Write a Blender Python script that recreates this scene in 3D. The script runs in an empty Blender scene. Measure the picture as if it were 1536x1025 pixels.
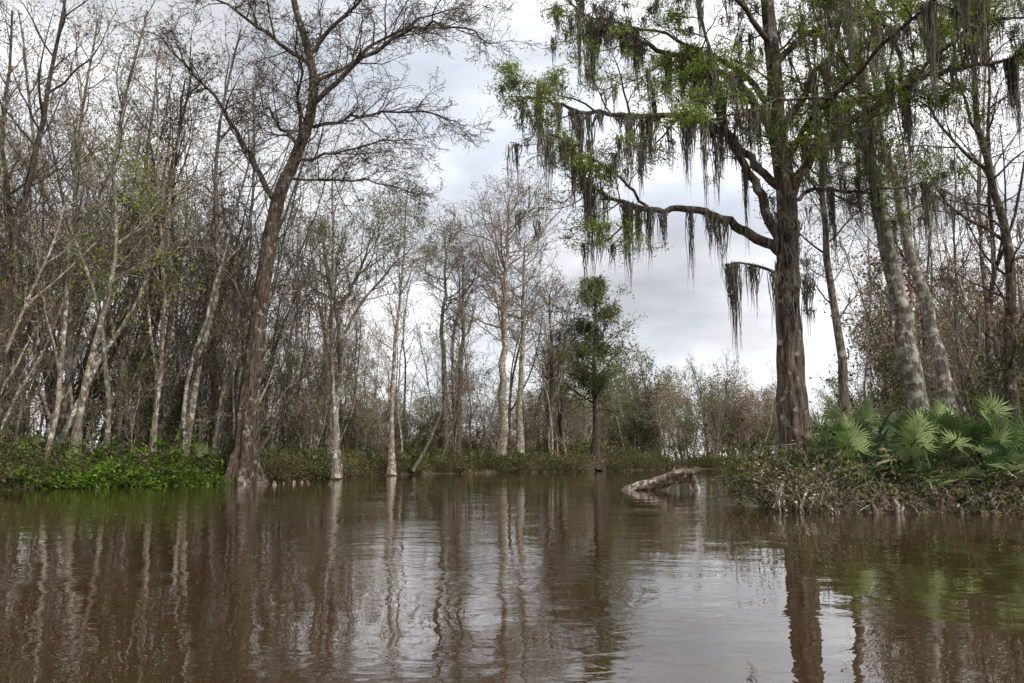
import bpy, math, random
import numpy as np
from mathutils import Vector
random.seed(7); rng=np.random.default_rng(7)
scene=bpy.context.scene
U=random.uniform

# ---------------------------------------------------------------- materials
def newmat(name):
    m=bpy.data.materials.new(name); m.use_nodes=True
    nt=m.node_tree; nt.nodes.clear()
    return m,nt,nt.nodes,nt.links
def ramp(N,stops):
    r=N.new('ShaderNodeValToRGB'); e=r.color_ramp.elements
    while len(e)<len(stops): e.new(0.5)
    for i,(p,c) in enumerate(stops):
        e[i].position=p; e[i].color=(c[0],c[1],c[2],1)
    return r
def bark(name,dark,mid,lichen,lich_amt=0.55,sc=3.0,bump=0.05):
    m,nt,N,L=newmat(name)
    out=N.new('ShaderNodeOutputMaterial'); b=N.new('ShaderNodeBsdfPrincipled')
    b.inputs['Roughness'].default_value=0.9; b.inputs['Specular IOR Level'].default_value=0.2
    tc=N.new('ShaderNodeTexCoord'); mp=N.new('ShaderNodeMapping'); mp.inputs['Scale'].default_value=(sc*3,sc*3,sc*0.5)
    L.new(tc.outputs['Object'],mp.inputs[0])
    n1=N.new('ShaderNodeTexNoise'); n1.inputs['Scale'].default_value=1.6; n1.inputs['Detail'].default_value=5; n1.inputs['Roughness'].default_value=0.65
    L.new(mp.outputs[0],n1.inputs['Vector'])
    r1=ramp(N,[(0.38,dark),(0.6,mid)]); L.new(n1.outputs['Fac'],r1.inputs[0])
    n2=N.new('ShaderNodeTexNoise'); n2.inputs['Scale'].default_value=sc*1.1; n2.inputs['Detail'].default_value=6; n2.inputs['Roughness'].default_value=0.65
    L.new(tc.outputs['Object'],n2.inputs['Vector'])
    r2=ramp(N,[(lich_amt,(0,0,0)),(lich_amt+0.08,(1,1,1))]); L.new(n2.outputs['Fac'],r2.inputs[0])
    mx=N.new('ShaderNodeMixRGB'); L.new(r2.outputs[0],mx.inputs[0]); L.new(r1.outputs[0],mx.inputs[1]); mx.inputs[2].default_value=(*lichen,1)
    oi=N.new('ShaderNodeObjectInfo'); mr=N.new('ShaderNodeMapRange'); mr.inputs[3].default_value=0.6; mr.inputs[4].default_value=1.4
    L.new(oi.outputs['Random'],mr.inputs[0])
    mm=N.new('ShaderNodeMixRGB'); mm.blend_type='MULTIPLY'; mm.inputs[0].default_value=1
    L.new(mx.outputs[0],mm.inputs[1]); L.new(mr.outputs[0],mm.inputs[2])
    bp=N.new('ShaderNodeBump'); bp.inputs['Strength'].default_value=1.0; bp.inputs['Distance'].default_value=bump
    L.new(n1.outputs['Fac'],bp.inputs['Height']); L.new(bp.outputs[0],b.inputs['Normal'])
    L.new(mm.outputs[0],b.inputs['Base Color']); L.new(b.outputs[0],out.inputs[0])
    return m
def leafm(name,stops,trans=0.35,gloss=0.0):
    m,nt,N,L=newmat(name)
    out=N.new('ShaderNodeOutputMaterial')
    at=N.new('ShaderNodeAttribute'); at.attribute_name='rnd'
    r=ramp(N,stops); L.new(at.outputs['Fac'],r.inputs[0])
    oi=N.new('ShaderNodeObjectInfo'); mr=N.new('ShaderNodeMapRange'); mr.inputs[3].default_value=0.7; mr.inputs[4].default_value=1.3
    L.new(oi.outputs['Random'],mr.inputs[0])
    mm=N.new('ShaderNodeMixRGB'); mm.blend_type='MULTIPLY'; mm.inputs[0].default_value=1
    L.new(r.outputs[0],mm.inputs[1]); L.new(mr.outputs[0],mm.inputs[2])
    if gloss>0:
        d=N.new('ShaderNodeBsdfPrincipled'); d.inputs['Roughness'].default_value=0.5; d.inputs['Specular IOR Level'].default_value=0.3
        L.new(mm.outputs[0],d.inputs['Base Color'])
    else:
        d=N.new('ShaderNodeBsdfDiffuse'); L.new(mm.outputs[0],d.inputs[0])
    t=N.new('ShaderNodeBsdfTranslucent'); L.new(mm.outputs[0],t.inputs[0])
    mx=N.new('ShaderNodeMixShader'); mx.inputs[0].default_value=trans
    L.new(d.outputs[0],mx.inputs[1]); L.new(t.outputs[0],mx.inputs[2]); L.new(mx.outputs[0],out.inputs[0])
    return m
M={}
M['bark_grey']=bark('bark_grey',(0.06,0.047,0.037),(0.25,0.21,0.17),(0.44,0.41,0.36),0.54)
M['bark_dark']=bark('bark_dark',(0.025,0.019,0.015),(0.11,0.086,0.067),(0.26,0.24,0.21),0.58)
M['bark_cyp']=bark('bark_cypress',(0.028,0.019,0.014),(0.185,0.14,0.107),(0.38,0.34,0.295),0.56,2.2,0.11)
M['bark_pale']=bark('bark_pale',(0.09,0.075,0.06),(0.27,0.24,0.2),(0.52,0.49,0.43),0.5,3.4,0.07)
M['log']=bark('log_wood',(0.035,0.025,0.018),(0.22,0.17,0.13),(0.5,0.44,0.38),0.53,2.4,0.08)
M['cyp']=leafm('cypress_leaf',[(0,(0.11,0.16,0.03)),(0.5,(0.21,0.29,0.05)),(1,(0.35,0.41,0.1))],0.55)
M['cyp_dull']=leafm('cypress_leaf_dull',[(0,(0.08,0.115,0.04)),(1,(0.22,0.27,0.10))],0.5)
M['bright']=leafm('young_leaf',[(0,(0.04,0.085,0.012)),(0.6,(0.11,0.21,0.022)),(1,(0.23,0.36,0.05))],0.4)
M['fresh']=leafm('fresh_leaf',[(0,(0.14,0.2,0.03)),(1,(0.34,0.42,0.08))],0.55)
M['olive']=leafm('olive_leaf',[(0,(0.09,0.10,0.03)),(0.7,(0.21,0.22,0.065)),(1,(0.34,0.33,0.12))],0.45)
M['red']=leafm('maple_seed',[(0,(0.13,0.07,0.048)),(0.6,(0.26,0.155,0.11)),(1,(0.38,0.26,0.18))],0.45)
M['dry']=leafm('dry_leaf',[(0,(0.08,0.055,0.035)),(0.7,(0.25,0.18,0.115)),(1,(0.42,0.33,0.22))],0.35)
M['under']=leafm('undergrowth_leaf',[(0,(0.02,0.03,0.01)),(0.6,(0.06,0.08,0.024)),(1,(0.18,0.2,0.06))],0.3)
M['palm']=leafm('palmetto_leaf',[(0,(0.025,0.048,0.016)),(0.6,(0.08,0.13,0.038)),(1,(0.22,0.27,0.1))],0.22,1)
M['palm_dead']=leafm('palmetto_dead',[(0,(0.16,0.12,0.07)),(1,(0.46,0.38,0.26))],0.2)
M['moss']=leafm('spanish_moss',[(0,(0.15,0.13,0.105)),(0.6,(0.29,0.26,0.215)),(1,(0.42,0.385,0.33))],0.5)
M['flower']=leafm('pale_blossom',[(0,(0.35,0.32,0.25)),(1,(0.7,0.68,0.6))],0.3)

# ---------------------------------------------------------------- mesh collector
class Tree:
    def __init__(s): s.polys=[]; s.blocks=[]; s.tips=[]; s.mats=[]; s.mp=[]
    def mi(s,k):
        if k not in s.mats: s.mats.append(k)
        return s.mats.index(k)
    def add(s,v,q,mat,smooth,rnd=None):
        v=np.asarray(v,float).reshape(-1,3); q=np.asarray(q,int).reshape(-1,4)
        if rnd is None: rnd=rng.random(len(q))
        s.blocks.append((v,q,s.mi(mat),smooth,rnd))
    def flush(s,mat,thin=3):
        groups={}
        for pts,rad in s.polys:
            r=rad[0]; sd=12 if r>0.2 else 8 if r>0.09 else 5 if r>0.035 else thin
            groups.setdefault((len(pts),sd),[]).append((pts,rad))
        for (n,sd),lst in groups.items():
            P=np.array([[tuple(p) for p in a] for a,_ in lst]); R=np.array([b for _,b in lst],float)
            tube(s,P,R,sd,mat)
        s.polys=[]
    def build(s,name,origin=(0,0,0)):
        o=np.array(origin,float)
        V=[];Q=[];MI=[];SM=[];RN=[];off=0
        for v,q,m,sm,rn in s.blocks:
            V.append(v-o);Q.append(q+off);MI.append(np.full(len(q),m));SM.append(np.full(len(q),sm));RN.append(rn);off+=len(v)
        V=np.concatenate(V);Q=np.concatenate(Q)
        me=bpy.data.meshes.new(name)
        me.vertices.add(len(V)); me.vertices.foreach_set('co',V.ravel())
        me.loops.add(len(Q)*4); me.loops.foreach_set('vertex_index',Q.ravel().astype(np.int32))
        me.polygons.add(len(Q)); me.polygons.foreach_set('loop_start',np.arange(len(Q),dtype=np.int32)*4)
        me.polygons.foreach_set('material_index',np.concatenate(MI).astype(np.int32))
        me.polygons.foreach_set('use_smooth',np.concatenate(SM).astype(bool))
        a=me.attributes.new('rnd','FLOAT','FACE'); a.data.foreach_set('value',np.concatenate(RN).astype(np.float32))
        for k in s.mats: me.materials.append(M[k])
        me.update(calc_edges=True)
        return me
def place(me,name,loc=(0,0,0),rot=(0,0,0),sc=1,parent=None):
    ob=bpy.data.objects.new(name,me); ob.location=loc; ob.rotation_euler=rot
    ob.scale=(sc,sc,sc) if not hasattr(sc,'__len__') else sc
    scene.collection.objects.link(ob)
    if parent: ob.parent=parent
    return ob
def norm(a): return a/np.maximum(np.linalg.norm(a,axis=-1,keepdims=True),1e-9)
def tube(s,P,R,sd,mat,mod=None):
    B,n,_=P.shape
    T=norm(np.gradient(P,axis=1))
    ref=np.array([0.37,0.91,0.05]); alt=np.array([0.9,-0.2,0.35])
    par=np.abs((T*norm(ref)).sum(-1)).max(axis=1)>0.93
    rf=np.where(par[:,None],alt,ref)[:,None,:]
    A=norm(np.cross(T,np.broadcast_to(rf,T.shape))); C=np.cross(T,A)
    th=np.arange(sd)/sd*2*math.pi
    RR=R[:,:,None]*np.ones(sd)
    if mod is not None: RR=RR*mod(P,th)
    ring=P[:,:,None,:]+RR[...,None]*(A[:,:,None,:]*np.cos(th)[None,None,:,None]+C[:,:,None,:]*np.sin(th)[None,None,:,None])
    idx=np.arange(B*n*sd).reshape(B,n,sd)
    a=idx[:,:-1,:];b=idx[:,1:,:]
    q=np.stack([a,np.roll(a,-1,2),np.roll(b,-1,2),b],-1).reshape(-1,4)
    rn=np.repeat(rng.random(B),(n-1)*sd)
    s.add(ring,q,mat,True,rn)
def leaves(s,C,spread,per,size,aspect,mat,droop=0.0,flat=1.0):
    C=np.asarray(C,float).reshape(-1,3)
    if len(C)==0: return
    cl=rng.random(len(C))
    C=np.repeat(C,per,0); N=len(C); cl=np.repeat(cl,per)
    C=C+rng.normal(0,1,(N,3))*spread*np.array([1,1,flat])
    a=norm(rng.normal(0,1,(N,3))-np.array([0,0,droop])); b=norm(np.cross(a,rng.normal(0,1,(N,3))))
    sz=size*(0.5+rng.random(N))[:,None]
    V=np.stack([C-a*sz,C+b*sz*aspect,C+a*sz,C-b*sz*aspect],1)
    s.add(V,np.arange(N*4).reshape(-1,4),mat,False,np.clip(cl*0.6+rng.random(N)*0.4,0,1))

# ---------------------------------------------------------------- branching
def rv():
    return Vector((random.gauss(0,1),random.gauss(0,1),random.gauss(0,1)))
def interp(pts,rads,t):
    f=t*(len(pts)-1); i=min(int(f),len(pts)-2); k=f-i
    a=pts[i];b=pts[i+1]
    return a+(b-a)*k, rads[i]*(1-k)+rads[i+1]*k, (b-a).normalized()
def grow(T,p,d,L,r,lvl,P):
    n=[7,6,4,3,2][min(lvl,4)]
    pts=[p];rads=[r];d=d.normalized()
    for i in range(n):
        d=(d+rv()*P['wob']+Vector((0,0,P['up'][lvl]))).normalized()
        p=p+d*(L/n); pts.append(p); rads.append(max(r*(1-0.8*(i+1)/n),P['rmin']))
    T.polys.append((pts,rads))
    if lvl<P['max']: spawn(T,pts,rads,lvl,P,L)
    else:
        T.tips.append(tuple(pts[-1])); T.tips.append(tuple(pts[len(pts)//2]))
def spawn(T,pts,rads,lvl,P,L,t0=None,n=None,l0=None):
    t0=P['t0'][lvl] if t0 is None else t0
    k=P['n'][lvl] if n is None else n
    for i in range(k):
        t=t0+(1-t0)*((i+random.random())/k)
        p,r,tg=interp(pts,rads,t)
        perp=tg.cross(rv()).normalized()
        if P.get('flat') and lvl>=1: perp=(perp*Vector((1,1,0.35))).normalized()
        a=math.radians(P['ang'][lvl]*U(0.7,1.3))
        d=tg*math.cos(a)+perp*math.sin(a)
        if lvl==0: Lc=(l0 or P['len'][0])*P['prof']((t-t0)/(1-t0))*U(0.6,1.25)
        else: Lc=L*P['len'][lvl]*(1.15-0.6*t)*U(0.6,1.3)
        rc=max(min(r*0.6,0.014*Lc+0.004),P['rmin'])
        grow(T,p,d,Lc,rc,lvl+1,P)
def taper(pts,r0,r1,flare=0):
    n=len(pts); return [ (r0+(r1-r0)*i/(n-1)) for i in range(n)]
def smooth(pts,m=4):
    pts=[Vector(p) for p in pts]; out=[]
    for i in range(len(pts)-1):
        p0=pts[max(i-1,0)];p1=pts[i];p2=pts[i+1];p3=pts[min(i+2,len(pts)-1)]
        for j in range(m):
            t=j/m
            out.append(0.5*((2*p1)+(p2-p0)*t+(2*p0-5*p1+4*p2-p3)*t*t+(3*p1-p0-3*p2+p3)*t**3))
    out.append(pts[-1]); return out
def rough(pts,a):
    return [pts[0]]+[p+rv()*a for p in pts[1:-1]]+[pts[-1]]
PR_round=lambda t:0.35+0.9*math.sin(math.pi*(0.12+0.8*t))
BARE=dict(n=[24,7,6],t0=[0.4,0.2,0.15],ang=[48,45,45],len=[4.6,0.45,0.5],up=[0.1,0.1,0.05,0.03],wob=0.13,rmin=0.011,max=3,prof=PR_round)

def forest_tree(H,r,P,bk,leaf=None,lean=0.08,fork=False,wig=.09):
    T=Tree(); bend=Vector((U(-lean,lean),U(-lean,lean),0)); d=Vector((U(-lean,lean),U(-lean,lean),1))*1.0; d-=bend*1.2; p=Vector((0,0,-0.3)); pts=[p]
    for i in range(14):
        d=(d+Vector((random.gauss(0,wig),random.gauss(0,wig),0))+bend*.22).normalized(); d=(d+Vector((0,0,.08))).normalized(); p=p+d*(H/14); pts.append(p)
    rads=[r*(1.3 if i==0 else 1)*(1-0.82*i/14) for i in range(15)]
    T.polys.append((pts,rads)); spawn(T,pts,rads,0,P,H)
    if fork:
        for _ in range(random.choice((1,1,2))):
            q,rr,tg=interp(pts,rads,U(0.12,0.5)); dd=tg+Vector((random.gauss(0,.3),random.gauss(0,.3),0))
            pp=[q]
            for i in range(9):
                dd=(dd+Vector((random.gauss(0,.1),random.gauss(0,.1),.06))).normalized(); q=q+dd*(H*0.55/9); pp.append(q)
            ra=[rr*0.7*(1-0.8*i/9) for i in range(10)]
            T.polys.append((pp,ra)); spawn(T,pp,ra,0,P,H,n=P['n'][0]//2)
    T.flush(bk)
    if leaf:
        for (m,frac,per,size,spread) in leaf:
            tp=[t for t in T.tips if random.random()<frac]
            leaves(T,tp,spread,per,size,0.45,m)
    return T

# ---------------------------------------------------------------- river + terrain
river=np.array([(-20,-80),(-27,0),(-26,25),(-23,37),(-19,43),(-16,47),(-14,55),(-13,68),(-7.8,79),(2,89),(9,96),(22,118),(34,128),(60,150),(110,170),
 (115,150),(70,125),(40,95),(22,62),(14.5,42),(10,30),(7.6,24),(7.1,22.2),(7.2,21),(8.2,20.5),(10,20.7),(12,20.2),(14,20.1),(20,19.3),(30,15),(40,-10),(40,-80)],float)
def sdist(x,y):
    x=np.asarray(x,float);y=np.asarray(y,float)
    A=river;B=np.roll(river,-1,0); dm=np.full(x.shape,1e9); ins=np.zeros(x.shape,bool)
    for (ax,ay),(bx,by) in zip(A,B):
        dx,dy=bx-ax,by-ay; t=np.clip(((x-ax)*dx+(y-ay)*dy)/(dx*dx+dy*dy),0,1)
        dm=np.minimum(dm,np.hypot(x-ax-t*dx,y-ay-t*dy))
        c=((ay>y)!=(by>y)); xi=ax+(y-ay)*(dx)/(dy if abs(dy)>1e-9 else 1e-9)
        ins^=(c&(x<xi))
    return np.where(ins,-dm,dm)
def hgt(x,y):
    s=sdist(x,y)+0.35*np.sin(np.asarray(x)*1.7+np.sin(np.asarray(y)*1.3))*np.cos(np.asarray(y)*1.1)
    n=0.06*np.sin(np.asarray(x)*2.1)*np.cos(np.asarray(y)*1.9)+0.08*np.sin(np.asarray(x)*0.37+1)*np.cos(np.asarray(y)*0.41)
    return np.where(s>0,np.minimum(0.75,0.05+0.45*np.sqrt(np.maximum(s,0))*0.8)+n*np.clip(s,0,1),-np.minimum(1.6,0.6*np.abs(s)))
xs=np.concatenate([-np.geomspace(1500,46,16),np.arange(-45,46,0.6),np.geomspace(47,1500,16)])
ys=np.concatenate([-np.geomspace(600,5,10),np.arange(-4,140,0.65),np.geomspace(142,2500,20)])
X,Y=np.meshgrid(xs,ys,indexing='ij'); Z=hgt(X,Y)
g=Tree(); idx=np.arange(X.size).reshape(X.shape)
m,nt,N,L=newmat('soil'); M['soil']=m
out=N.new('ShaderNodeOutputMaterial'); b=N.new('ShaderNodeBsdfPrincipled'); b.inputs['Roughness'].default_value=0.95
tc=N.new('ShaderNodeTexCoord'); n1=N.new('ShaderNodeTexNoise'); n1.inputs['Scale'].default_value=3; n1.inputs['Detail'].default_value=8
L.new(tc.outputs['Object'],n1.inputs['Vector']); r1=ramp(N,[(0.3,(0.025,0.018,0.012)),(0.55,(0.085,0.063,0.04)),(0.75,(0.10,0.10,0.035))]); L.new(n1.outputs['Fac'],r1.inputs[0])
bp=N.new('ShaderNodeBump'); bp.inputs['Distance'].default_value=0.1; L.new(n1.outputs['Fac'],bp.inputs['Height']); L.new(bp.outputs[0],b.inputs['Normal'])
L.new(r1.outputs[0],b.inputs['Base Color']); L.new(b.outputs[0],out.inputs[0])
g.add(np.stack([X,Y,Z],-1),np.stack([idx[:-1,:-1],idx[1:,:-1],idx[1:,1:],idx[:-1,1:]],-1).reshape(-1,4),'soil',True)
place(g.build('ground'),'ground')

# water
m,nt,N,L=newmat('river_water'); M['water']=m
out=N.new('ShaderNodeOutputMaterial'); b=N.new('ShaderNodeBsdfPrincipled')
b.inputs['Base Color'].default_value=(0.036,0.021,0.009,1); b.inputs['Roughness'].default_value=0.008; b.inputs['IOR'].default_value=1.95
tc=N.new('ShaderNodeTexCoord')
def nz(sc,det,scale=(1,1,1),dist=0):
    mp=N.new('ShaderNodeMapping'); mp.inputs['Scale'].default_value=scale; L.new(tc.outputs['Object'],mp.inputs[0])
    n=N.new('ShaderNodeTexNoise'); n.inputs['Scale'].default_value=sc; n.inputs['Detail'].default_value=det; n.inputs['Distortion'].default_value=dist
    L.new(mp.outputs[0],n.inputs['Vector']); return n.outputs['Fac']
def mth(op,a,b_):
    q=N.new('ShaderNodeMath'); q.operation=op
    for i,v in enumerate((a,b_)):
        if hasattr(v,'links'): L.new(v,q.inputs[i])
        else: q.inputs[i].default_value=v
    return q.outputs[0]
big=nz(0.75,1,(1,1,1),0.3); mid=nz(2.6,2,(1,1.3,1),0.6); fine=nz(9,2,(1,1.6,1)); mask=nz(0.16,3,(1,0.8,1),0.8)
mr=N.new('ShaderNodeMapRange'); mr.inputs[1].default_value=0.48; mr.inputs[2].default_value=0.64; L.new(mask,mr.inputs[0])
h=mth('ADD',mth('MULTIPLY',big,0.014),mth('ADD',mth('MULTIPLY',mid,mth('ADD',0.0028,mth('MULTIPLY',mr.outputs[0],0.010))),mth('MULTIPLY',fine,mth('ADD',0.0001,mth('MULTIPLY',mr.outputs[0],0.0030)))))
bp=N.new('ShaderNodeBump'); bp.inputs['Distance'].default_value=1.0; bp.inputs['Strength'].default_value=1.0
L.new(h,bp.inputs['Height']); L.new(bp.outputs[0],b.inputs['Normal']); L.new(b.outputs[0],out.inputs[0])
w=Tree(); w.add([(-300,-200,0),(300,-200,0),(300,400,0),(-300,400,0)],[(0,1,2,3)],'water',False)
place(w.build('river_water'),'river_water')

# ---------------------------------------------------------------- moss
def moss(T,p,L,n,w=0.1):
    for i in range(n):
        o=Vector((random.gauss(0,w),random.gauss(0,w),U(-0.05,0.05))); l=L*(U(0.15,1)**1.3)
        q=Vector(p)+o; pts=[];ax=U(-.10,.10);ph=U(0,6)
        for k in range(6):
            t=k/5; pts.append(Vector((q.x-o.x*t*0.8+ax*t+0.03*math.sin(ph+t*9),q.y-o.y*t*0.8+0.03*math.cos(ph+t*7),q.z-l*t)))
        r=U(0.007,0.017); T.mp.append((pts,[r*0.7,r*1.2,r,r*0.8,r*0.5,0.002]))
def flush_moss(T):
    old=T.polys; T.polys=T.mp; T.flush('moss'); T.polys=old; T.mp=[]

def flute(amp,k,z0,hh):
    def f(P,th):
        z=P[...,2][:,:,None]; a=0.04+amp*np.exp(-np.maximum(z-z0,0)/hh)
        return 1+a*np.cos(k*th+1.0+z*0.12)+a*.5*np.cos((k+4)*th+2)+0.05*np.cos(3*th+z*2.1)+0.035*np.sin(7*th+z*3.3)+.03*np.sin(11*th-z*5.1)
    return f
# ---------------------------------------------------------------- hero cypress (right bank)
T=Tree()
trunk=smooth([(8.6,24,0.2),(8.55,24,1.2),(8.45,24,3.0),(8.45,24,5),(8.5,24,7.2),(8.6,24,9.3),(8.42,24,11.5),(8.4,24,13.8),(8.3,24,16.1),(8.2,24.1,19),(8.1,24,22)],10)
tr=[0.48-0.35*(i/len(trunk))**0.9+0.25*math.exp(-i/7) for i in range(len(trunk))]
tube(T,np.array([[tuple(p) for p in trunk]]),np.array([tr]),40,'bark_cyp',flute(0.14,7,0.8,1.5))
CY=dict(n=[14,6,5],t0=[0.15,0.15,0.1],ang=[55,50,50],len=[2.2,0.5,0.5],up=[0.03,0.04,0.0,-0.02],wob=0.19,rmin=0.009,max=3,prof=lambda t:1.1-0.4*t,flat=True)
limbs=[
 ([(8.5,24,7.6),(7.6,23.8,8.05),(6.6,23.5,8.5),(5.6,23.2,8.75),(4.5,22.8,8.65),(3.45,22.5,8.7),(2.6,22.2,8.95),(2.1,22,9.4)],.18,0.65,5),
 ([(8.4,24,9.8),(7.4,23.8,10.7),(6.0,23.5,11.7),(4.1,23.3,11.85),(2.4,23.2,11.9),(1.1,23,12.2),(0.2,23,12.3)],.14,0.3,5),
 ([(8.4,24,11.3),(7.3,24,13.1),(5.8,24,14.1),(4.1,24,14.7),(2.85,24,15.1),(1.8,24,16.2)],.14,0.2,5),
 ([(8.6,24,8.8),(9.0,23.8,10.2),(9.9,23.4,11.3),(11.0,23,12.0),(12.1,22.6,12.6),(13.4,22.3,12.9),(15.5,22,13.2),(17,22,13.8)],.18,0.3,3),
 ([(8.4,24,7.6),(7.7,23.7,9.3),(7.0,23.4,10.6),(6.5,23.3,12),(6.2,23.2,14),(5.6,23,17)],.17,0.35,4),
 ([(8.4,24,11.5),(9.4,23.6,13.0),(10.2,23.2,14.6),(10.8,23,17)],.12,0.1,4),
 ([(8.4,24,12.3),(7.4,24.6,14),(6.2,25,15),(4.5,25.2,15.8),(2.5,25,16.2)],.11,0.1,4),
 ([(8.3,24,13.8),(10,24,15.2),(12.5,24,15.8),(15,24,16)],.12,0.1,4),
 ([(8.5,24,10.2),(8.9,22.6,11.3),(9.6,20.5,12),(10.2,18.5,12.4),(10.8,16.8,12.5)],.10,0.15,2),
 ([(12.2,22.6,12.6),(10.8,22,11.9),(9.3,21.7,11.6),(7.6,21.5,11.5),(6.0,21.4,10.9),(4.9,21.3,10.7)],.07,0.1,3),
 ([(8.7,24,9.3),(10,24.6,9.9),(11.8,25,10.0),(13.5,25,10.3)],.08,0.2,3),
 ([(4.0,22.6,8.7),(2.9,22.2,9.6),(1.9,22,10.2),(1.0,21.8,10.7)],.05,0.1,2),
 ([(11.8,22.7,12.5),(11.4,22,13.5),(10.6,21.5,14.2),(9.6,21.2,15)],.08,0.1,2),
 ([(8.3,24,14.5),(7,23,15.6),(5.2,22.4,16.4),(3.6,22,17.4)],.1,0.1,2),
 ([(8.4,24,10.8),(9.3,25.5,11.8),(11,27,12.8),(13,28.5,13.5)],.1,0.2,3),
 ([(13.4,22.3,12.9),(13.0,21,13.1),(12.0,19.6,13.0),(10.8,18.6,12.6)],.07,0.1,1),
 ([(12.1,22.6,12.6),(13,21.5,13.6),(13.6,20.5,13.4),(14.4,19.5,12.9)],.07,0.1,1),
]
for pts,r,t0,md in limbs:
    sp=rough(smooth(pts,5),0.05); ra=taper(sp,r,0.022)
    T.polys.append((sp,ra)); L0=sum((sp[i+1]-sp[i]).length for i in range(len(sp)-1))
    spawn(T,sp,ra,0,CY,L0,t0=t0,n=int(1.7*L0))
    for i in range(int(L0*md*.4)):
        t=U(.3,1); p,_,_=interp(sp,ra,t); moss(T,p,U(0.6,1.6) if random.random()<.5 else U(1.8,3.2),random.randint(20,60),U(.05,.13))
spawn(T,trunk,tr,0,CY,16,t0=0.62,n=11,l0=2.6)
for p in [t for t in T.tips if random.random()<0.03]: moss(T,p,U(0.4,1.8),random.randint(10,24),0.06)
stub=smooth([(8.3,23.8,6.9),(7.5,23.5,7.1),(6.8,23.4,7.2),(6.5,23.3,7.1)],4); T.polys.append((stub,taper(stub,.06,.015)))
for i in range(7): p,_,_=interp(stub,taper(stub,.06,.02),U(.1,1)); moss(T,p,U(1.2,3.8),26,0.1)
for i in range(26):
    z=U(5.8,9.5); moss(T,(8.5+U(-.5,.55),24-U(.2,.5),z),U(.5,1.8),22,0.1)
T.flush('bark_cyp'); flush_moss(T)
tips=np.array(T.tips)
f=np.sin(tips[:,0]*1.9+tips[:,2]*1.1)+np.sin(tips[:,1]*1.7-tips[:,2]*1.6+2)+rng.normal(0,.6,len(tips))
tips=tips[f>-.35]
leaves(T,tips,(0.15),9,0.065,0.2,'cyp',0.2,0.45)
place(T.build('bald_cypress_tree',(8.6,24,0)),'bald_cypress_tree',(8.6,24,0))

# ---------------------------------------------------------------- left cypress (bare)
T=Tree()
trunk=smooth([(-15.3,46,-0.3),(-15.3,46,0.8),(-15.25,46,2.2),(-15.2,46,4.8),(-14.95,46,8),(-14.8,46,10.6),(-14.3,46,15.2),(-13.8,46,17.6),(-13.1,46,19.4),(-12.3,46,22.2),(-12.2,46,24.3),(-12.6,46,26.4),(-13.6,46,29.7),(-14,46,34)],8)
tr=[0.64-0.5*(i/len(trunk))+0.75*math.exp(-i/8) for i in range(len(trunk))]
tube(T,np.array([[tuple(p) for p in trunk]]),np.array([tr]),48,'bark_cyp',flute(0.26,8,0.2,2.2))
CB=dict(n=[14,8,6],t0=[0.15,0.12,0.1],ang=[50,48,50],len=[3.6,0.5,0.48],up=[0.03,0.05,0.0,-0.03],wob=0.17,rmin=0.012,max=3,prof=lambda t:1.1-0.45*t,flat=True)
limbs=[
 ([(-14.1,46,16.6),(-15.5,46,18.9),(-17.3,46,21.8),(-19.2,45.5,24.4),(-21.8,45,27)],.2),
 ([(-12.2,46,22.8),(-10.2,45.5,24.6),(-7.7,45,26.2),(-5.3,44.7,27.2),(-2.8,44.5,26.9),(-1.2,44.5,26)],.17),
 ([(-13.1,46,19),(-10.7,45.8,19.7),(-8.4,45.6,20.1),(-6,45.6,20.4)],.1),
 ([(-13.6,46,18),(-10.7,46.2,18.1),(-8.3,46.4,18),(-5.9,46.6,17.4)],.08),
 ([(-12.2,46,25),(-15.2,46,27.5),(-17.8,46,29.4),(-20,46,31)],.15),
 ([(-12.4,46,26.2),(-10.6,46,28.4),(-8.6,46,30.8),(-7,46,33)],.15),
 ([(-12.3,46,21.4),(-10.4,46.5,22.0),(-8,47,22.8),(-5,47.5,23),(-3.2,48,22.3)],.12),
 ([(-12.9,46,20),(-14.5,47.5,22),(-16,49,24),(-17,50,26)],.12),
 ([(-12.9,46,20),(-12.5,44,22),(-12,42,23.5),(-11.6,40,24.5)],.12),
 ([(-12.3,46,24),(-9,47,27),(-6,48,29.5),(-3.5,49,31)],.13),
]
for pts,r in limbs:
    sp=rough(smooth(pts,4),0.1); ra=taper(sp,r,0.03)
    T.polys.append((sp,ra)); L0=sum((sp[i+1]-sp[i]).length for i in range(len(sp)-1))
    spawn(T,sp,ra,0,CB,L0,n=int(1.9*L0))
spawn(T,trunk,tr,0,CB,20,t0=0.6,n=14)
T.flush('bark_cyp')
leaves(T,[t for t in T.tips if random.random()<.15],0.2,3,0.07,0.3,'dry',0.3)
place(T.build('bald_cypress_tree',(-15.3,46,0)),'bald_cypress_tree',(-15.3,46,0))

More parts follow.
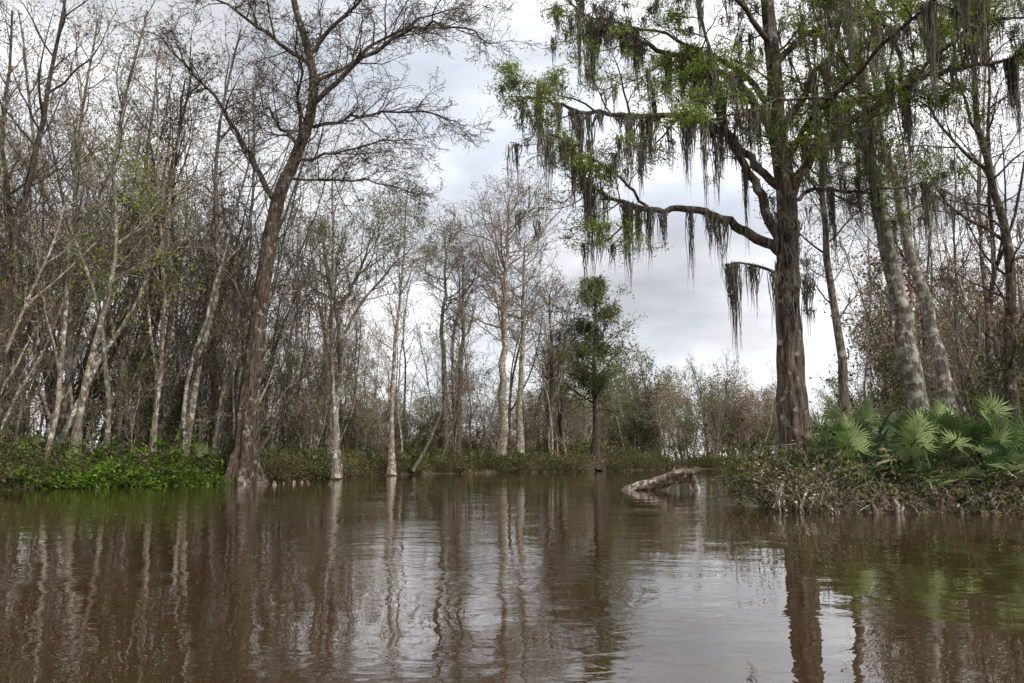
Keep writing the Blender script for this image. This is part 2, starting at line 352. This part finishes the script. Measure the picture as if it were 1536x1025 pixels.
# ---------------------------------------------------------------- other individual trees
def hero(name,trunkpts,r0,r1,P,bk,leaf=None,t0=0.45,n=24,l0=None,limbs=[],flare=0.2,mossn=0):
    T=Tree()
    tk=rough(smooth(trunkpts,4),r0*0.2); tr=[r0+(r1-r0)*i/(len(tk)-1)+flare*math.exp(-i/1.5) for i in range(len(tk))]
    tube(T,np.array([[tuple(p) for p in tk]]),np.array([tr]),18,bk,flute(0.12,5,0,1.5))
    spawn(T,tk,tr,0,P,10,t0=t0,n=n,l0=l0)
    for pts,r in limbs:
        sp=rough(smooth(pts,4),0.05); ra=taper(sp,r,0.02); T.polys.append((sp,ra))
        L0=sum((sp[i+1]-sp[i]).length for i in range(len(sp)-1)); spawn(T,sp,ra,0,P,L0,t0=.2,n=int(1.7*L0),l0=l0)
    T.flush(bk)
    if mossn:
        for i in range(mossn): moss(T,random.choice(T.tips),U(.5,1.8),14,.1)
        flush_moss(T)
    for (mt,frac,per,size,spread) in (leaf or []):
        leaves(T,[t for t in T.tips if random.random()<frac],spread,per,size,0.4,mt)
    o=trunkpts[0]; return place(T.build(name,o),name,o)
THIN=dict(BARE); THIN.update(n=[16,6,4],len=[3.2,.5,.5],wob=.17)
hero('water_tupelo_tree',[(14.1,27,0.4),(13.8,27,2.8),(13.5,27,5.5),(13.2,27,8.1),(12.9,27,11),(12.7,27,14.5),(12.3,27,18),(12.2,27,22)],.36,.14,THIN,'bark_pale',[('cyp_dull',.6,5,.06,.2)],.5,18,3.2,flare=.15,mossn=60)
hero('water_tupelo_tree',[(16.8,30,0.4),(16.4,30,4),(15.6,30,8.5),(15.0,30,12),(14.6,30,15),(14.6,30,22)],.26,.1,THIN,'bark_pale',[('cyp_dull',.5,5,.06,.2)],.45,18,3.2,mossn=50)
hero('water_tupelo_tree',[(12.2,29,0.4),(12.1,29,5),(11.7,29,10),(11.8,29,14),(11.3,29,19)],.17,.05,THIN,'bark_grey',[('red',.5,4,.05,.2)],.3,22,2.6)
hero('water_tupelo_tree',[(18.6,29,0.4),(18.2,29,4),(18.6,29,9),(17.9,29,14),(18,29,20)],.24,.07,THIN,'bark_dark',[('red',.6,5,.055,.25)],.25,26,3.4,mossn=70)
hero('sycamore_tree',[(-13.4,60,0.2),(-13.3,60,4.5),(-12.9,60,9),(-13.3,60,12.2),(-14.0,60,14.5),(-14.6,60,18)],.45,.12,BARE,'bark_pale',[('olive',.6,4,.09,.3)],.6,20,4.0,
  limbs=[([(-13.4,60,12.6),(-12.2,60,14.6),(-11.4,60,17),(-10.5,60,20)],.2),([(-13.1,60,10.5),(-11,60,14),(-8.5,59,16.5),(-7,59,18)],.12)],flare=.3)
hero('red_maple_tree',[(-23.6,43.5,.1),(-23.4,43.5,4),(-22.7,43.5,9),(-21.9,43.5,13),(-21.2,43.5,17.5)],.17,.05,THIN,'bark_grey',[('fresh',.5,5,.10,.3)],.5,16,3.6)
for (x,y,dx,h,r,bk) in [(-24.8,38,1.4,26,.32,'bark_dark'),(-22.5,41,2.3,26,.17,'bark_grey'),(-26.5,41,-.5,26,.24,'bark_dark'),(-20.3,45,-1.2,24,.16,'bark_grey'),(-19,46.5,2.4,28,.26,'bark_grey'),(-17.4,47.5,3.4,19,.24,'bark_grey'),(-21.2,47,.6,25,.2,'bark_dark'),(-12,55,-.6,22,.17,'bark_grey'),(-10.5,70,.8,26,.24,'bark_grey'),(-17.5,52,-.8,27,.2,'bark_pale'),(-27,47,1.2,29,.2,'bark_grey'),(-24.5,50,.9,29,.22,'bark_grey')]:
    a=U(-.7,.7);c=U(-.7,.7)
    hero('water_tupelo_tree',[(x,y,.1),(x+.05*dx+a*.5,y,h*.2),(x+.35*dx+a,y,h*.45),(x+.6*dx+c,y,h*.7),(x+dx*1.1+c,y,h)],r,.05,THIN,bk,[('red',.35,3,.065,.28),('olive',.08,4,.08,.3)],.4,22,4.0)
CR=dict(BARE); CR.update(t0=[.5,.15,.1],ang=[62,48,45],n=[30,8,7],len=[7,.45,.45],rmin=.02,wob=.14)
hero('bald_cypress_tree',[(-1.2,89,.2),(-1.2,89,5),(-.9,89,12),(-.8,89,19),(-.6,89,25),(-.4,89,31)],.55,.1,CR,'bark_grey',[('red',.35,3,.1,.3)],.45,40,7.8,flare=.5)
hero('bald_cypress_tree',[(.9,93,.2),(.9,93,8),(1.2,93,14),(1.3,93,20),(1.5,93,27)],.4,.1,CR,'bark_grey',[('cyp_dull',.2,2,.1,.3)],.45,28,5.5,flare=.4)
hero('bald_cypress_tree',[(-7.4,87,.3),(-7.3,87,8),(-7.7,87,15),(-7.4,87,21),(-7.5,87,26)],.35,.08,CR,'bark_grey',[('red',.2,2,.1,.3)],.45,26,4.6,flare=.4)
hero('bald_cypress_tree',[(4.6,98,.3),(4.6,98,8),(4.9,98,14),(4.7,98,22)],.32,.08,CR,'bark_dark',[('dry',.2,2,.1,.3)],.4,24,4.4,flare=.4)
hero('water_tupelo_tree',[(-5.6,84,.2),(-5.6,84,8),(-5.2,84,15),(-5.1,84,23)],.38,.06,BARE,'bark_dark',[('olive',.15,2,.1,.3)],.4,22,4.2,flare=.3)
CG=dict(n=[60,8,5],t0=[.3,.12,.1],ang=[72,45,50],len=[5.6,.5,.5],up=[.0,.05,0,0],wob=.12,rmin=.014,max=3,prof=lambda t:min(1.1,1.5*(1-t)**.65)*(.72+.42*math.sin(t*26))+.16,flat=True)
hero('bald_cypress_tree',[(10.4,99,.2),(10.3,99,6),(10.3,99,12),(10.5,99,17),(10.5,99,23.6)],.5,.06,CG,'bark_dark',[('cyp_dull',.8,5,.15,.32)],.3,74,5.4,flare=.5,mossn=40)

# ---------------------------------------------------------------- forest variants
V=[]
F1=dict(BARE); F1.update(n=[14,5,4],len=[3.1,.5,.5],t0=[.45,.2,.15],wob=.19)
F2=dict(BARE); F2.update(n=[12,5,4],len=[3.2,.5,.5],t0=[.45,.2,.15],ang=[36,42,45],wob=.2)
V.append(forest_tree(25,.22,F1,'bark_grey').build('v0'))
V.append(forest_tree(26,.2,F2,'bark_dark',[('red',.3,3,.065,.3)],fork=True).build('v1'))
V.append(forest_tree(19,.10,F1,'bark_grey',[('dry',.2,2,.07,.25)],lean=.2,fork=True,wig=.12).build('v2'))
V.append(forest_tree(23,.14,F1,'bark_grey',[('red',.5,3,.065,.28)],fork=True).build('v3'))
V.append(forest_tree(17,.10,F2,'bark_dark',[('red',.4,3,.065,.28),('dry',.2,2,.07,.3)],lean=.25,fork=True,wig=.13).build('v4'))
V.append(forest_tree(19,.13,F1,'bark_grey',[('olive',.5,3,.08,.3)],lean=.15,fork=True).build('v5'))
V.append(forest_tree(13,.09,F2,'bark_dark',[('fresh',.2,3,.08,.3),('olive',.3,3,.08,.3)],lean=.25,wig=.13,fork=True).build('v6'))
V.append(forest_tree(23,.26,F1,'bark_cyp',[('cyp_dull',.4,4,.09,.3)],fork=True).build('v7'))
V.append(forest_tree(23,.15,F2,'bark_pale',lean=.15,wig=.10).build('v8'))
V.append(forest_tree(22,.13,F1,'bark_pale',[('dry',.1,2,.07,.28)],lean=.18,fork=True,wig=.09).build('v9'))
FM=dict(BARE); FM.update(n=[14,5,3],len=[3.4,.5,.5],t0=[.12,.15,.1],ang=[50,45,45],wob=.18,rmin=.02)
D=[forest_tree(15,.2,FM,'bark_grey',[('red',.7,3,.14,.45)],lean=.15,fork=True).build('d0'),
   forest_tree(14,.2,FM,'bark_grey',[('olive',.7,3,.15,.45)],lean=.15,fork=True).build('d1'),
   forest_tree(16,.22,FM,'bark_grey',[('cyp_dull',.75,4,.15,.45)],lean=.1,fork=True).build('d2'),
   forest_tree(13,.18,FM,'bark_pale',[('dry',.7,3,.14,.45)],lean=.2,fork=True).build('d3')]
BU=dict(BARE); BU.update(n=[12,4,4],len=[2.2,.5,.5],t0=[.15,.1,.1],ang=[40,45,45],rmin=.009,wob=.2)
S=[]
S.append(forest_tree(8,.05,BU,'bark_grey',[('olive',.4,3,.075,.25)],lean=.4,fork=True,wig=.15).build('s0'))
S.append(forest_tree(10,.06,BU,'bark_grey',[('dry',.25,3,.07,.25)],lean=.4,fork=True,wig=.15).build('s1'))
S.append(forest_tree(6,.045,BU,'bark_dark',[('under',.4,4,.08,.3)],lean=.3,fork=True,wig=.15).build('s2'))
S.append(forest_tree(9,.05,BU,'bark_pale',[('red',.3,3,.08,.25),('dry',.15,3,.08,.2)],lean=.4,wig=.15).build('s3'))
def bush(w,h,ns,mats,per,size,bk='bark_dark',spread=.18,arch=.6):
    T=Tree(); tips=[]
    for i in range(ns):
        a=U(0,6.283); rr=w*.35*math.sqrt(random.random()); p=Vector((math.cos(a)*rr,math.sin(a)*rr,-.1))
        d=Vector((math.cos(a)*arch*U(.2,1.3),math.sin(a)*arch*U(.2,1.3),U(.5,1))); pts=[p]; l=h*U(.5,1.45)
        for k in range(5):
            d=(d+rv()*.15+Vector((0,0,-.16))).normalized(); p=p+d*l/5; pts.append(p)
            if k>0: tips.append(tuple(p)); tips.append(tuple(p+rv()*.1*h*.6))
        T.polys.append((pts,[.014,.012,.01,.008,.006,.004]))
    T.flush(bk)
    for m_,f in mats: leaves(T,[t for t in tips if random.random()<f],spread,per,size,.35,m_,0,.7)
    return T
B=[bush(2.2,1.6,60,[('under',.5),('dry',.2)],5,.075).build('b0'),bush(2,1.3,60,[('under',.2),('dry',.5)],4,.07).build('b1'),
   bush(2.4,2.0,60,[('olive',.25),('under',.3)],4,.08).build('b2'),bush(1.6,1.5,130,[('dry',.25),('under',.1)],3,.07,'bark_grey').build('b3')]

def scatter(n,xr,yr,smin,smax,cond=None):
    x=rng.uniform(*xr,n); y=rng.uniform(*yr,n); s=sdist(x,y); k=(s>smin)&(s<smax)
    if cond is not None: k&=cond(x,y)
    x=x[k];y=y[k]; return list(zip(x,y,hgt(x,y)))
def group(name):
    e=bpy.data.objects.new(name,None); scene.collection.objects.link(e); return e
F=group('forest_trees')
inview=lambda x,y:(np.abs(x)<0.7*y+4)
def put(lst,pts,par,nm,smin=.8,smax=1.15,w=None):
    for x,y,z in pts:
        me=random.choices(lst,w)[0]; s=U(smin,smax)
        place(me,nm,(x,y,z-.05),(U(-.08,.08),U(-.08,.08),U(0,6.28)),(s,s,s*U(.95,1.15)),par)
wl=[3,1.6,3,2,1.6,1.2,1,.7,3,3]
left=lambda x,y:inview(x,y)&(x<8)&(y>30)
put(V,scatter(1500,(-60,8),(36,62),1.2,30,left)[:105],F,'forest_tree',.6,1.12,wl)
put(V,scatter(2500,(-80,12),(60,105),1.5,42,left)[:170],F,'forest_tree',.6,1.05,wl)
put(V,scatter(1500,(4,100),(95,160),1.5,60,lambda x,y:inview(x,y)&(x<y*.5))[:85],F,'forest_tree',.5,.75,[2,1,2,2,2,3,2,1,2,2])
put(D,scatter(2500,(-90,14),(85,135),16,60,lambda x,y:inview(x,y)&(x<14))[:60],F,'forest_tree',.45,.8,[3,1,.4,3])
put(D,scatter(2500,(4,110),(112,190),1.5,60,lambda x,y:inview(x,y)&(x<y*.5))[:130],F,'forest_tree',.6,1.1,[3,2,1.5,3])
put(V,scatter(1500,(10,60),(27,80),4,40,lambda x,y:inview(x,y)&(x>.44*y))[:46],F,'forest_tree',.65,1.0,[.8,1.5,2,3,2.5,2.5,1.5,1,1,1])
put(D,scatter(1500,(15,90),(50,110),6,60,lambda x,y:inview(x,y)&(x>.42*y))[:40],F,'forest_tree',.7,1.15,[3,1.5,1,2])
Sg=group('understory_saplings')
put(S,scatter(1500,(-50,12),(34,100),.6,16,left)[:190],Sg,'sapling',.6,1.35)
put(S,scatter(900,(8,60),(95,150),.6,14,inview)[:70],Sg,'sapling',.7,1.2)
put(S,scatter(900,(9,45),(23.5,60),2,20,lambda x,y:inview(x,y)&(x>.42*y))[:75],Sg,'sapling',.5,.95)
Bg=group('bank_undergrowth')
put(B,scatter(9000,(-40,12),(30,100),.0,1.8,left)[:220],Bg,'bush',.45,1.15)
put(B,scatter(6000,(8,60),(90,150),.0,2.5,inview)[:150],Bg,'bush',.7,1.5)
put(B,scatter(6000,(-50,12),(34,100),2.2,16,left)[:120],Bg,'bush',.8,1.5,[1,2,1,3])
put(B,scatter(6000,(-40,30),(98,130),6,30,inview)[:90],Bg,'bush',1.6,2.8,[1,2,1,2])
put(B,scatter(5000,(6,28),(20,50),.3,12,lambda x,y:inview(x,y)&((y>23)|(x>14))&(x>.33*y))[:120],Bg,'bush',.5,1.1,[2,1,1,1])

G1=bush(3,1.9,90,[('bright',.8),('under',.1)],6,.085,'bark_dark',.16,1.2).build('green_shrub')
G2=bush(2.6,1.6,70,[('bright',.85)],5,.08,'bark_dark',.2,1.4).build('green_shrub')
for x,y,s,m_ in [(-23.6,39.0,1.05,G1),(-22.3,40.3,1.25,G2),(-20.9,41.6,1.2,G1),(-19.4,42.8,1.1,G2),(-18.1,44.1,.75,G1),(-24.2,42.0,1.6,G2),(-21.6,43.4,1.6,G1),(-25.0,38.0,1.2,G2)]:
    place(m_,'green_shrub',(x,y,.05),(0,0,U(0,6)),(s*1.2,s*1.1,s*.95))

# ---------------------------------------------------------------- palmettos
def palmetto(nf,ndead,size):
    T=Tree()
    def frond(el,az,pl,bl,mat):
        dirv=Vector((math.cos(az)*math.cos(el),math.sin(az)*math.cos(el),math.sin(el)))
        base=Vector((U(-.12,.12),U(-.12,.12),U(0,.3))); pts=[base];d=dirv.copy();p=base
        for k in range(4):
            d=(d+Vector((0,0,-.06))).normalized(); p=p+d*pl/4; pts.append(p)
        T.polys.append((pts,[.014,.012,.01,.008,.007]))
        side=d.cross(Vector((0,0,1))).normalized(); side=(side+rv()*.35).normalized(); up=side.cross(d).normalized()
        nb=20; Vv=[];Q=[]; c=random.random()
        for i in range(nb):
            a=math.radians(-105+210*i/(nb-1))*U(.95,1.05); l=bl*(1-.28*abs(a)/2.2)*U(.82,1.08)
            dr=(d*math.cos(a)+side*math.sin(a)+up*(.12+.15*abs(math.sin(a)))).normalized()
            wv=dr.cross(up).normalized()
            p1=p+dr*.05; p2=p+dr*l*.5+Vector((0,0,-.02)); p3=p+dr*l*.95+Vector((0,0,-.12*bl*U(.3,2))); w=.018*size
            o=len(Vv)
            for pp,ww in((p1,.006),(p2,w),(p3,.002)):
                Vv+= [tuple(pp-wv*ww),tuple(pp+wv*ww+up*ww*.9)]
            Q+=[(o,o+1,o+3,o+2),(o+2,o+3,o+5,o+4)]
        T.add(Vv,Q,mat,False,np.clip(c*.8+rng.random(len(Q))*.2,0,1))
    for i in range(nf): frond(math.radians(U(10,85)),U(0,6.283),size*U(.5,1.05),size*U(.5,.75),'palm')
    for i in range(ndead): frond(math.radians(U(-40,25)),U(0,6.283),size*U(.4,.7),size*U(.5,.7),'palm_dead')
    T.flush('palm')
    return T.build('palmetto')
PM=[palmetto(18,5,1.0),palmetto(16,6,1.0),palmetto(20,4,1.05),palmetto(17,4,1.0)]
for x,y,s in [(9.4,21.8,1.1),(10.9,21.2,1.25),(12.3,20.9,1.2),(13.5,21.6,1.3),(14.6,21.0,1.2),(10.1,22.9,1.4),(12.0,23.0,1.45),(16.2,21.3,1.3),(8.9,22.9,.95),(13.8,23.3,1.5),(11.6,22.2,1.2),(15.2,22.8,1.45),(9.9,24.6,1.5),(17.4,22,1.4)]:
    place(random.choice(PM),'palmetto',(x,y,float(hgt(x,y))+.2),(0,0,U(0,6)),s)
Pg=group('palmetto_thicket')
put(PM,scatter(3000,(-40,5),(34,100),.4,4,left)[:60],Pg,'palmetto_clump',.8,1.3)

# ---------------------------------------------------------------- right bank tangle, roots, litter
T=Tree(); C=[];Fl=[]
for x,y,z in scatter(20000,(6.6,18),(19.6,25.5),-.2,2.4)[:2100]:
    if x<.305*y: continue
    p=Vector((x,y,max(z,-.05))); d=Vector((U(-1,1)+(.1 if x<9 else -.1),U(-1,.3),U(.1,1.1))); pts=[p]; l=U(.3,1.2)*U(.6,1.3)
    if x<9.5: l*=1.45; d.z+=.8
    for k in range(5):
        d=(d+rv()*.3+Vector((0,0,-.2))).normalized(); p=p+d*l/5; pts.append(p); 
        if random.random()<.5: C.append(tuple(p))
        if x<7.9 and random.random()<.12: Fl.append(tuple(p))
    r=U(.004,.014); T.polys.append((pts,[r,r,r*.9,r*.7,r*.5,r*.3]))
for i in range(130):
    x=U(7.0,15); y=21.4+U(-.3,.6); s0=Vector((x,y,U(.3,.8))); pts=[s0]; d=Vector((U(-.5,.3),-1,-.3))
    p=s0
    for k in range(5): d=(d+rv()*.2+Vector((0,0,-.35))).normalized(); p=p+d*U(.18,.28); pts.append(p)
    r=U(.015,.04); T.polys.append((pts,[r]*5+[r*.5]))
T.flush('bark_grey',5)
C=np.array(C)
leaves(T,C[rng.random(len(C))<.35],.12,5,.055,.4,'dry')
leaves(T,C[rng.random(len(C))<.45],.14,5,.06,.4,'under')
leaves(T,C[rng.random(len(C))<.08],.12,5,.06,.4,'olive')
leaves(T,Fl,.07,5,.03,.8,'flower')
place(T.build('bank_tangle'),'bank_tangle')
T=Tree()
for i in range(30):
    x=U(7.4,15); y=20.45+U(-.35,.35)+(.3 if x<8 else 0); h=U(.2,.5); z0=float(hgt(x,y))-.2
    pts=[Vector((x+U(-.02,.02)*k,y,z0+(h+.2)*k/5)) for k in range(6)]; r=U(.06,.12)
    T.polys.append((pts,[r*1.5,r*1.2,r,r*.85,r*.6,r*.1]))
for i in range(22):
    a=U(0,6.283); rr=U(1.2,3.5); x=-15.3+math.cos(a)*rr*1.6; y=46+math.sin(a)*rr; h=U(.15,.45); z0=float(hgt(x,y))-.1
    z0=max(z0,-.2); pts=[Vector((x,y,z0+h*k/5)) for k in range(6)]; r=U(.06,.13)
    T.polys.append((pts,[r*1.5,r*1.2,r,r*.85,r*.6,r*.1]))
T.flush('bark_cyp'); place(T.build('cypress_knees'),'cypress_knees')

# ---------------------------------------------------------------- driftwood log
T=Tree()
pts=smooth([(4.7,36.3,-.35),(5.2,36.2,.0),(5.9,36.1,.18),(6.6,36,.36),(7.2,36,.55),(7.7,36,.62),(8.05,36,.45),(8.25,36,.05),(8.3,36,-.5)],8)
n=len(pts); rr=[.10+.17*math.sin(math.pi*min(1,i/n*1.1)) for i in range(n)]
tube(T,np.array([[tuple(p) for p in pts]]),np.array([rr]),24,'log',lambda P,th:1+.14*np.cos(3*th+P[...,0][:,:,None]*1.3)+.08*np.sin(5*th+P[...,0][:,:,None]*4)+.06*np.sin(P[...,0][:,:,None]*9+th)+.04*np.sin(9*th+P[...,0][:,:,None]*6))
b2=smooth([(6.6,35.9,.42),(7.1,35.75,.68),(7.6,35.7,.82),(8.05,35.7,.76)],4); T.polys.append((b2,taper(b2,.16,.11)))
b3=smooth([(7.4,36,.65),(7.25,36.1,.9),(7.3,36.1,1.02)],3); T.polys.append((b3,taper(b3,.07,.03)))
b4=smooth([(5.8,36.1,.12),(5.6,35.8,.12),(5.1,35.6,-.1)],3); T.polys.append((b4,taper(b4,.1,.05)))
T.flush('log'); place(T.build('driftwood_log',(7,36,0)),'driftwood_log',(7,36,0))

for i,(a,b_) in enumerate([((-9,73,.3),(-4.5,78,12)),((-17,50,.3),(-14,56,8))]):
    A=Vector(a);Bv=Vector(b_); hero('leaning_tree',[tuple(A.lerp(Bv,t)+rv()*.25*(t>0)) for t in (0,.25,.5,.75,1)],.14,.04,BU,'bark_dark',[('olive',.2,3,.08,.2)],.5,10,2,flare=.05)

# ---------------------------------------------------------------- world, sun, camera
sv=Vector((.6,-.55,.85)); el=math.asin(sv.normalized().z); az=math.atan2(sv.x,sv.y)
wd=bpy.data.worlds.new('World'); scene.world=wd; wd.use_nodes=True; nt=wd.node_tree; N=nt.nodes; L=nt.links; N.clear()
out=N.new('ShaderNodeOutputWorld'); sky=N.new('ShaderNodeTexSky'); sky.sky_type='NISHITA'; sky.sun_disc=False; sky.sun_elevation=el; sky.sun_rotation=az
bg=N.new('ShaderNodeBackground'); bg.inputs[1].default_value=0.15; L.new(sky.outputs[0],bg.inputs[0])
tc=N.new('ShaderNodeTexCoord'); mp=N.new('ShaderNodeMapping'); mp.inputs['Scale'].default_value=(1,1,2.4); mp.inputs['Location'].default_value=(.3,.1,.25)
L.new(tc.outputs['Generated'],mp.inputs[0])
n1=N.new('ShaderNodeTexNoise'); n1.inputs['Scale'].default_value=2.4; n1.inputs['Detail'].default_value=8; n1.inputs['Roughness'].default_value=.5; n1.inputs['Distortion'].default_value=.3; L.new(mp.outputs[0],n1.inputs['Vector'])
r1=ramp(N,[(.38,(.53,.54,.57)),(.5,(.76,.77,.795)),(.60,(.98,.98,.99))]); L.new(n1.outputs['Fac'],r1.inputs[0])
# a heavier grey cloud layer low in the sky, bright gap below it
sep=N.new('ShaderNodeSeparateXYZ'); L.new(tc.outputs['Generated'],sep.inputs[0])
n3=N.new('ShaderNodeTexNoise'); n3.inputs['Scale'].default_value=3.0; n3.inputs['Detail'].default_value=7; L.new(mp.outputs[0],n3.inputs['Vector'])
off=mth('ADD',sep.outputs[2],mth('MULTIPLY',mth('SUBTRACT',n3.outputs['Fac'],.5),.26))
r3=ramp(N,[(.15,(1.1,1.1,1.1)),(.21,(.84,.85,.87)),(.25,(.60,.61,.64)),(.29,(.76,.77,.79)),(.35,(1,1,1.0)),(.8,(1,1,1))]); L.new(off,r3.inputs[0])
ml=N.new('ShaderNodeMixRGB'); ml.blend_type='MULTIPLY'; ml.inputs[0].default_value=.9; L.new(r1.outputs[0],ml.inputs[1]); L.new(r3.outputs[0],ml.inputs[2])
cb=N.new('ShaderNodeBackground'); cb.inputs[1].default_value=1.45; L.new(ml.outputs[0],cb.inputs[0])
mp2=N.new('ShaderNodeMapping'); mp2.inputs['Location'].default_value=(2.3,.6,1.1); mp2.inputs['Scale'].default_value=(1,1,2); L.new(tc.outputs['Generated'],mp2.inputs[0])
n2=N.new('ShaderNodeTexNoise'); n2.inputs['Scale'].default_value=1.8; n2.inputs['Detail'].default_value=6; L.new(mp2.outputs[0],n2.inputs['Vector'])
r2=ramp(N,[(.36,(.6,.6,.6)),(.5,(1,1,1))]); L.new(n2.outputs['Fac'],r2.inputs[0])
ms=N.new('ShaderNodeMixShader'); L.new(r2.outputs[0],ms.inputs[0]); L.new(bg.outputs[0],ms.inputs[1]); L.new(cb.outputs[0],ms.inputs[2]); L.new(ms.outputs[0],out.inputs[0])
sd=bpy.data.lights.new('sun','SUN'); sd.energy=4.2; sd.angle=math.radians(2.5); sd.color=(1,.94,.85)
so=bpy.data.objects.new('sun',sd); so.rotation_euler=sv.to_track_quat('Z','Y').to_euler(); so.location=(20,-20,40); scene.collection.objects.link(so)
cd=bpy.data.cameras.new('camera'); cd.lens=28; cd.sensor_width=36; cd.clip_end=5000
co=bpy.data.objects.new('camera',cd); co.location=(0,0,1.3); co.rotation_euler=(math.radians(90+8.5),0,0); scene.collection.objects.link(co)
scene.camera=co
scene.view_settings.view_transform='Standard'; scene.view_settings.look='None'; scene.view_settings.exposure=0
